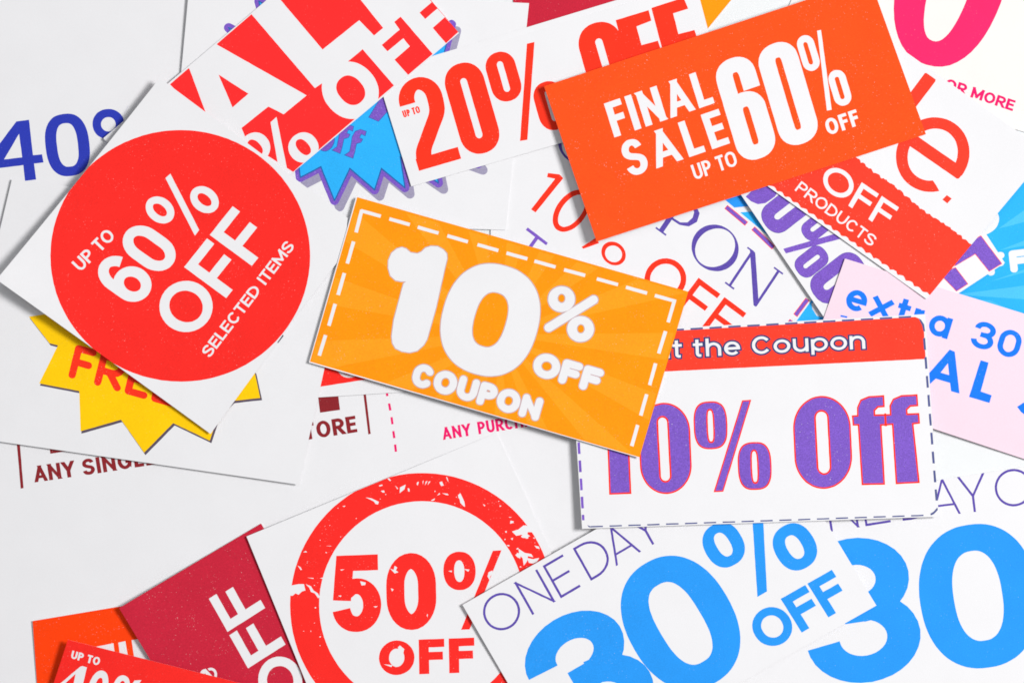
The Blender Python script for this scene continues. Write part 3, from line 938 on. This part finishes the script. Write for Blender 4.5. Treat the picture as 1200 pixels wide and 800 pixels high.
scr = [tp(330, 540, 6.667, [(655, 283), (700, 290), (735, 305), (760, 318), (752, 338), (735, 335), (720, 315), (690, 300)]),
       tp(330, 540, 6.667, [(970, 183), (960, 220), (935, 240), (922, 252), (925, 205), (945, 195)]),
       tp(330, 540, 6.667, [(825, 135), (840, 133), (855, 152), (845, 155)]), tp(330, 540, 6.667, [(775, 232), (800, 228), (806, 245), (790, 245)]),
       tp(330, 540, 6.667, [(985, 210), (998, 215), (1000, 238), (988, 235)]), tp(330, 540, 6.667, [(760, 190), (785, 182), (790, 190), (765, 198)]),
       tp(330, 540, 6.667, [(885, 190), (910, 212), (905, 220)]), tp(330, 540, 6.667, [(1058, 165), (1072, 160), (1064, 190), (1055, 185)]),
       tp(330, 540, 6.667, [(1100, 160), (1110, 150), (1104, 185)]), tp(330, 540, 6.667, [(1125, 160), (1140, 155), (1120, 190)]),
       tp(330, 540, 6.667, [(1150, 160), (1165, 158), (1140, 188)]), tp(330, 540, 6.667, [(475, 350), (500, 348), (490, 358)]),
       tp(330, 540, 6.667, [(345, 662), (385, 660), (385, 664)]), tp(330, 540, 6.667, [(168, 710), (190, 700), (200, 712)]),
       tp(500, 540, 6.667, [(100, 165), (120, 158), (132, 190), (115, 195), (104, 180)]), tp(500, 540, 6.667, [(150, 122), (160, 128), (172, 165), (160, 150)]),
       tp(500, 540, 6.667, [(245, 265), (262, 250), (275, 275), (295, 320), (300, 358), (285, 350), (262, 325), (258, 300), (248, 285)]),
       tp(500, 540, 6.667, [(120, 250), (165, 255), (170, 267), (150, 265)]), tp(500, 540, 6.667, [(80, 270), (100, 248), (105, 258)]),
       tp(500, 540, 6.667, [(35, 305), (65, 290), (60, 305), (40, 312)]), tp(500, 540, 6.667, [(655, 465), (680, 470), (675, 482), (652, 490)]),
       tp(500, 540, 6.667, [(568, 345), (585, 350), (572, 358)]), tp(500, 540, 6.667, [(438, 335), (458, 345), (452, 355)]),
       tp(500, 540, 6.667, [(800, 512), (770, 500), (752, 520), (740, 545), (760, 560), (768, 575), (735, 585), (745, 598), (770, 600), (785, 607), (797, 600),
                            (785, 575), (790, 555), (830, 555), (840, 545)]),
       tp(500, 540, 6.667, [(612, 548), (625, 545), (625, 560), (615, 558)]), tp(500, 540, 6.667, [(655, 605), (675, 598), (670, 618)]),
       tp(500, 540, 6.667, [(625, 655), (645, 655), (648, 665), (635, 665)]), tp(500, 540, 6.667, [(700, 685), (715, 675), (718, 685), (705, 692)]),
       tp(500, 540, 6.667, [(705, 715), (745, 725), (735, 740), (730, 762), (710, 745)]), tp(500, 540, 6.667, [(780, 755), (830, 765), (880, 755), (860, 790), (830, 800), (800, 795)]),
       tp(500, 540, 6.667, [(640, 435), (665, 438), (650, 442)]), tp(500, 540, 6.667, [(830, 598), (845, 595), (842, 608)]),
       tp(300, 600, 4, [(150, 345), (200, 335), (225, 335), (232, 365), (215, 370), (200, 385), (185, 378), (172, 390), (150, 388)]),
       tp(300, 600, 4, [(232, 335), (258, 345), (270, 365), (290, 378), (300, 395), (292, 402), (275, 378), (258, 372), (250, 352)]),
       tp(300, 600, 4, [(195, 248), (208, 255), (216, 268), (210, 270)]), tp(300, 600, 4, [(240, 305), (270, 307), (270, 311)]),
       tp(300, 600, 4, [(300, 308), (320, 303), (315, 312)]),
       tp(300, 600, 4, [(628, 262), (645, 270), (650, 250), (662, 258), (655, 272), (668, 280), (650, 286), (640, 275)]),
       tp(300, 600, 4, [(488, 322), (515, 328), (512, 340), (495, 342)]), tp(300, 600, 4, [(385, 390), (400, 388), (398, 396)]),
       tp(300, 600, 4, [(632, 355), (645, 360), (638, 370)]), tp(300, 600, 4, [(900, 275), (918, 272), (918, 280)]), tp(300, 600, 4, [(975, 265), (1000, 268), (995, 278)]),
       tp(300, 600, 4, [(1090, 280), (1108, 272), (1110, 285), (1098, 300), (1095, 318), (1085, 300)]),
       tp(300, 600, 4, [(665, 632), (675, 622), (695, 640), (690, 660), (675, 655)]), tp(300, 600, 4, [(598, 710), (640, 715), (635, 724)]),
       tp(300, 600, 4, [(800, 480), (806, 475), (804, 492)]), tp(300, 600, 4, [(550, 440), (570, 438), (562, 446)]), tp(300, 600, 4, [(395, 268), (415, 266), (400, 273)]),
       tp(600, 600, 4, [(0, 90), (30, 80), (55, 60), (75, 75), (70, 100), (85, 112), (60, 118), (45, 105), (20, 110)]),
       tp(600, 600, 4, [(30, 170), (60, 190), (90, 195), (100, 210), (75, 205), (70, 230), (55, 250), (50, 215), (35, 200)]),
       tp(600, 600, 4, [(105, 155), (125, 160), (130, 172), (115, 168)]), tp(600, 600, 4, [(15, 200), (28, 190), (30, 215)])]
I.ink('paper', WHITE, scr)
random.seed(9)
for _ in range(60):
    a = random.uniform(0, 2*math.pi); r = random.uniform(123, 152)
    c0 = (494.5+r*math.cos(a), 708.5+r*math.sin(a))
    k0 = random.uniform(.35, .9)
    I.ink('paper', WHITE, [[(c0[0]+k0*random.uniform(.6, 1.5)*math.cos(t), c0[1]+k0*random.uniform(.4, 1.2)*math.sin(t)) for t in (0, 1.1, 2.3, 3.4, 4.6, 5.5)]], jitter=False)

# --- ONE DAY sheet, lower right
N = Sheet('coupon', 'white coupon with blue 30 under ONE DAY lettering running off the right edge', 'coupon',
          [(715, 622), (1500, 500), (1540, 850), (755, 960)], .9)
N.text('O', (922, 630), (966, 623.5), 44, (.062, .062), THIN, k=1.0, gap=0)
N.text('NE', (973.5, 622.6), (1044, 611.5), 44, (.062, .062), THIN, gap=.17, wid=dict(N=.74, E=.66))
N.text('DAY', (1058, 609.8), (1158, 597.5), 44, (.062, .062), THIN, gap=.03, wid=dict(D=.85, A=.85, Y=.8))
N.text('ON', (1169, 596), (1252, 584), 44, (.062, .062), THIN, gap=.17, wid=dict(O=1.0), k=1.0)
N.text('3', (953, 808.5), (1086, 789), 170, (.23, .185), BLUE, group='printed_numeral', k=1.1, wid={'3': .7})
N.ink('printed_numeral|0', BLUE, [ell(1146.8, 698, 69, 84.5, 8.5, 2.25, 72)])
N.ink('paper', WHITE, [ell(1146, 697.6, 28.5, 53, 9, 2.4, 60)])

# --- ONE DAY coupon in front
M = Sheet('coupon', 'white coupon tilted up to the right with blue 30% OFF under thin violet ONE DAY', 'coupon',
          [(542, 708), (903, 504), (1027, 709), (662, 915)], 2.4, [.7, 0, .1, 0], thick=.0002)
M.text('ONE', (579.5, 746), (680.5, 686.8), 43.5, (.064, .064), THIN, gap=.17, wid=dict(O=1.04, N=.74, E=.64), k=1.0, up=(-.49, -.87))
M.text('DAY', (692.5, 680), (779, 629.5), 43.5, (.064, .064), THIN, gap=.03, wid=dict(D=.85, A=.85, Y=.8), up=(-.49, -.87))
M.text('ONLY', (787.5, 624), (930, 541), 43.5, (.064, .064), THIN, gap=.17, wid=dict(O=1.04), k=1.0)
M.text('3', (672, 894), (785.5, 828.5), 157, (.24, .19), BLUE, group='printed_numeral', k=1.1, up=(-.5, -.866), wid={'3': .7})
M.ink('printed_numeral|0', BLUE, [ell(797.5, 729.3, 62.5, 81, 30, 2.25, 72)])
M.ink('paper', WHITE, [ell(797.5, 729.8, 26, 52, 30.5, 2.6, 60)])
M.ink('percent_sign', BLUE, [ell(848, 638, 23, 26.6, 30, 2.3)])
M.ink('paper', WHITE, [ell(847.6, 637.6, 8, 15, 31, 2.4)])
M.ink('percent_sign', BLUE, [[(881.5, 605), (894.2, 605), (898.8, 692.5), (887.5, 699)]])
M.ink('percent_sign', BLUE, [ell(931.5, 640.3, 24, 27.8, 31, 2.3)])
M.ink('paper', WHITE, [ell(931.2, 640.6, 8.6, 14.8, 31, 2.4)])
M.text('OFF', (897.5, 764.5), (999.5, 706.5), 46.5, (.225, .21), BLUE, up=(-.53, -.85), gap=.06, wid=dict(O=1.0, F=.73), k=1.0)

# --- dashed border 10% Off coupon
O = Sheet('coupon', 'white coupon with a red header above violet 10% Off and a dashed border', 'coupon',
          [(667, 391), (1084, 368), (1100, 605), (682, 619)], 3.05, [.3, .6, .3, .9], thick=.0002, sag=.3)
O.poly = [(667, 391), (1084, 368), (1100, 605), (682, 619)]
O.ink('header_band', TOMATO, [[(667.5, 394.5), (1072, 371.3), (1077.5, 373.5), (1081, 378), (1082.3, 385), (1084.5, 420.5), (670, 440.3)]])
ob = O
def dash_run(sheet, grp, mat, p, q, on, off, w, start=0.0):
    d = Vector((q[0]-p[0], q[1]-p[1])); L = d.length; d.normalize(); x = start; ps = []
    while x < L:
        e_ = min(x+on, L)
        if e_-x > 2:
            ps.append(band((p[0]+d.x*x, p[1]+d.y*x), (p[0]+d.x*e_, p[1]+d.y*e_), w))
        x += on+off
    sheet.ink(grp, mat, ps)
dash_run(O, 'dashed_border|t', SLATE, (672, 393.0), (1072, 370.9), 14.6, 7.6, 2.2, 4)
O.ink('dashed_border|r', SLATE, [[(1076, 373), (1079, 374.5), (1082.6, 380), (1083.8, 388), (1081.8, 388), (1080.2, 381)]])
dash_run(O, 'dashed_border|r', SLATE, (1082.6, 396), (1097.4, 586), 13.8, 8.4, 2.6, 0)
O.ink('dashed_border|r', SLATE, [[(1098.2, 594), (1099, 597), (1094, 602), (1090.5, 603.4), (1090, 601.3), (1094, 599)]])
dash_run(O, 'dashed_border|b', SLATE, (1085, 603.3), (690, 616.6), 14.5, 7.6, 1.6, 3)
dash_run(O, 'dashed_border|l', PURPLE, (677.6, 510), (683.5, 609), 13.6, 7.6, 3.0, 8)
O.ink('dashed_border|b', SLATE, [[(688, 614.5), (691.5, 616), (694, 617.3), (690, 617.3)]])
ko = dict(outline=ink("header_outline_ink", (58, 62, 112), 0.1, 0), ow=1.9)
O.text('Cut', (741, 421.6), (799.5, 418.8), 21, (.18, .15), WHITE, gap=.17, **ko)
O.text('the', (812.5, 418.3), (867.5, 415.5), 21, (.18, .15), WHITE, gap=.17, **ko)
O.text('Coupon', (881.5, 415), (1014, 408.4), 20.5, (.18, .15), WHITE, gap=.15, wid=dict(C=.66), **ko)
def two(grp, poly, d=1.9):
    O.ink(grp, RED2, [poly]); O.ink(grp, PURPLE, [inset(poly, d)])
two('printed_numeral|1', [(700, 497), (707, 478), (735.5, 477), (739.8, 578.2), (713.8, 579.2), (711, 505)])
O.ink('printed_numeral|0', RED2, [stad(779.3, 525, 30.3, 53.4, 2.5, 30.3*1.12)])
O.ink('printed_numeral|0', PURPLE, [stad(779.3, 525, 28.5, 51.6, 2.5, 28.5*1.12)])
O.ink('printed_numeral|0', RED2, [stad(778, 526, 7.2, 39, 3, 7.2*1.12)])
O.ink('paper', WHITE, [stad(778, 526, 5.2, 37.0, 3, 5.2*1.12)])
for cx, cy in ((832.5, 498), (884.2, 545.6)):
    O.ink('percent_sign|%d' % cx, RED2, [ell(cx, cy, 19.8, 28, 2.5, 2.9)])
    O.ink('percent_sign|%d' % cx, PURPLE, [ell(cx, cy, 18.2, 26.4, 2.5, 2.9)])
    O.ink('percent_sign|%d' % cx, RED2, [ell(cx, cy+.8, 4.8, 20, 2.5, 3.2)])
    O.ink('paper', WHITE, [ell(cx, cy+.8, 3.0, 18.0, 2.5, 3.2)])
two('percent_sign|s', [(869.5, 468.8), (880.3, 468), (847.5, 575.6), (836, 576.2)], 1.5)
O.ink('printed_word|o', RED2, [stad(963.8, 518, 33.8, 54.4, 2.5, 33.8*1.12)])
O.ink('printed_word|o', PURPLE, [stad(963.8, 518, 32, 52.6, 2.5, 32*1.12)])
O.ink('printed_word|o', RED2, [stad(964, 518, 8.6, 38, 3, 8.6*1.12)])
O.ink('paper', WHITE, [stad(964, 518, 6.6, 36, 3, 6.6*1.12)])
ffp = [(1009.5, 568), (1005, 498.5), (999, 498.5), (998, 486.5), (1004, 486), (1004, 477), (1008, 468), (1018, 463.8), (1036, 462.7), (1036.7, 476.7), (1029, 477.3),
       (1025.3, 481), (1025.5, 485.3), (1036, 485), (1042.5, 484.8), (1042, 475), (1046, 467), (1056, 462.7), (1075, 461.7), (1076, 475.7), (1067, 476.3), (1063.2, 480),
       (1063.5, 484.2), (1077, 483.6), (1078, 496), (1070.5, 497), (1077.7, 565.5), (1049.5, 567), (1045, 497.8), (1033, 498.5), (1037, 567.5)]
two('printed_word|o', ffp)
O.ink('printed_word|o', RED2, [[(1036, 484), (1038.2, 484), (1039.2, 499), (1036.5, 499)]])

# --- amber 10% coupon
P = Sheet('coupon', 'amber coupon with white bubble lettering 10% OFF COUPON and dashed border', 'coupon',
          [(417.5, 231), (806, 341.8), (749, 535.8), (362, 424.6)], 2.9, [.0, 2.4, 2.4, .2], mat=WHITE, thick=.00028)
P.poly = [(420, 230.4), (421.5, 231.6), (806, 341.8), (749, 535.8), (362, 424.6), (416.8, 232.6)]
P.ink('printed_background', AMBER, [[(418.6, 231.0), (806.6, 341.6), (749.6, 535.2), (363.2, 423.5)]], jitter=False)
cc = Vector((585, 392))
for i in range(17):
    a = math.radians(360*i/17+4)
    ha = math.radians(4.6)
    f = lambda an, r: (cc.x+r*math.cos(an), cc.y+r*math.sin(an))
    wedge = [f(a-ha, 14), f(a-ha, 260), f(a+ha, 260), f(a+ha, 14)]
    # keep rays on the coupon
    q = [Vector(v) for v in P.quad]
    def clip_half(poly, A, Bp):
        n = Vector((-(Bp-A).y, (Bp-A).x)); out = []
        for j in range(len(poly)):
            s_, e_ = Vector(poly[j-1]), Vector(poly[j])
            ds, de = (s_-A).dot(n), (e_-A).dot(n)
            if (ds >= 0) != (de >= 0):
                t = ds/(ds-de); m_ = s_+(e_-s_)*t; out.append((m_.x, m_.y))
            if de >= 0: out.append((e_.x, e_.y))
        return out
    qq = [Vector(v) for v in inset(P.quad, 2.5)]
    for j in range(4):
        wedge = clip_half(wedge, qq[j], qq[(j+1) % 4])
        if len(wedge) < 3: break
    if len(wedge) >= 3:
        P.ink('printed_rays', AMBER2, [wedge], jitter=False)
dl = []
tl, tr_ = Vector((423.6, 247.2)), Vector((790.5, 353.6))
for a, b in (((423, 247), (446.2, 253.4)), ((456.3, 256.5), (480.3, 263.3)), ((489.5, 266.2), (513.8, 273.3)), ((524.2, 276.3), (548.3, 283.4)),
             ((559.6, 286.7), (584, 293.6)), ((593.5, 296.6), (618, 303.4)), ((626.3, 306), (651, 313)), ((661, 316.2), (685.6, 322.8)),
             ((699.3, 326.8), (724, 333.6)), ((733.3, 336.6), (758, 343.6)), ((767, 346.3), (791.6, 353.2))):
    dl.append(band(a, b, 4.0))
for a, b in (((790, 352), (782.6, 377.6)), ((779.6, 388), (771.6, 414)), ((768, 425.5), (761, 451)), ((757.6, 461.5), (750.6, 486.5)), ((747, 497.5), (740, 522)),
             ((424, 246), (417.3, 272.4)), ((414.4, 283), (407, 308.8)), ((403.6, 320), (396.2, 345.6)), ((392.8, 356), (385.4, 381.6)), ((381.6, 392.5), (374.2, 416.5))):
    dl.append(band(a, b, 4.2))
for i, q in enumerate(dl):
    P.ink('border_dash|%d' % i, WHITE, [q])
one = [(505, 288.3), (513, 288.8), (519.5, 292.5), (523.5, 297), (524, 303), (521, 315), (511, 360), (500.5, 397.5), (496.5, 404), (489, 411), (480, 413), (471, 411.5),
       (463.5, 408), (460, 402), (459, 394), (461.5, 375), (473, 332), (476, 329.8), (470, 329.8), (463.5, 328.5), (457.5, 323), (455, 314), (455.2, 305), (459, 296.5),
       (465, 291.5), (471, 289.7), (476, 291.5), (481, 296), (489, 297.2), (494, 295), (498.5, 290.5)]
P.ink('printed_numeral|1', SOFTG, [inset(one, -1.0)])
P.ink('printed_numeral|1', WHITE, [one])
P.ink('printed_numeral|0', SOFTG, [ell(574.6, 374.7, 57.2, 66.4, -16, 2.3, 64)])
P.ink('printed_numeral|0', WHITE, [ell(574.6, 374.7, 56.2, 65.4, -16, 2.3, 64)])
P.ink('printed_numeral|0', SOFTG, [ell(574.6, 374.5, 19, 32.8, -16, 2.5, 48)])
P.ink('printed_background', AMBER, [ell(574.6, 374.5, 18, 31.8, -16, 2.5, 48)])
P.ink('percent_sign', SOFTG, [ell(658, 350.5, 16.8, 16.2), ell(680.3, 385.4, 16.8, 16.2), inset(band((642, 384.4), (696.5, 350.6), 10), -1.1),
      ell(643, 383.8, 6.1, 6.1), ell(695.5, 351.2, 6.1, 6.1)])
P.ink('percent_sign', WHITE, [ell(658, 350.5, 15.6, 15), ell(680.3, 385.4, 15.6, 15), band((643, 383.8), (695.5, 351.2), 10), ell(643, 383.8, 5, 5), ell(695.5, 351.2, 5, 5)])
P.ink('percent_sign', SOFTG, [ell(658, 349.6, 4.6, 5.4), ell(680.6, 385.2, 4.6, 5.4)])
P.ink('printed_background', AMBER, [ell(658, 349.6, 3.6, 4.4), ell(680.6, 385.2, 3.6, 4.4)])
P.text('OFF', (621.5, 438.5), (700.5, 461.5), 29, (.32, .30), WHITE, outline=SOFTG, ow=1.0, rnd=True, gap=.05, wid=dict(O=1.05, F=.80), k=1.0)
P.text('COUPON', (480.5, 450.5), (630, 493.5), 27.5, (.31, .29), WHITE, outline=SOFTG, ow=1.0, rnd=True, gap=.05, k=1.0, wid=dict(C=.85, O=.95, U=.85, P=.75, N=.85))

# --- orange FINAL SALE coupon
R = Sheet('coupon', 'bright orange coupon reading FINAL SALE UP TO 60% OFF in white letters', 'coupon',
          [(637.5, 101.5), (1019, -24), (1085, 157.5), (699, 283.5)], 3.8, [1.0, .8, 0.2, 2.0], mat=ORANGE, thick=.0002, sag=-.2)
R.text('FINAL', (720, 161.5), (837.5, 121), 41.5, (.20, .18), WHITE, up=(-12.5, -40), gap=.13, wid=dict(F=.5, N=.66, A=.74, L=.48))
R.text('SALE', (738, 208.5), (855.5, 168), 42.5, (.20, .175), WHITE, up=(-13.5, -40), gap=.19, wid=dict(S=.58, A=.72, L=.46, E=.5))
R.text('UP TO', (814.5, 211.2), (865, 193.5), 18, (.175, .16), WHITE, up=(-.31, -.95), gap=.09, spx=.8, k=1.1)
R.text('60', (868.5, 193.5), (963.5, 160.5), 122, (.165, .14), WHITE, group='printed_numeral', up=(-.285, -.958), gap=.04, k=1.1, e=2.4, wid={'6': .44, '0': .44})
R.ink('percent_sign', WHITE, [stad(947.2, 62.5, 10.2, 21.4, 17, 11), stad(984.2, 103.2, 10.4, 21.4, 17, 11)])
R.ink('paper', ORANGE, [stad(947, 62.8, 2.6, 13.6, 17, 3), stad(984, 103.4, 2.6, 13.6, 17, 3)])
R.ink('percent_sign', WHITE, [[(957.4, 36.4), (962, 35.4), (974.6, 128.8), (969, 129.8)]])
R.text('OFF', (970.8, 159), (1008.5, 146.3), 19, (.22, .20), WHITE, up=(-.30, -.95), gap=.14, wid=dict(O=.72, F=.5))

for s_ in SHEETS:
    s_.build()
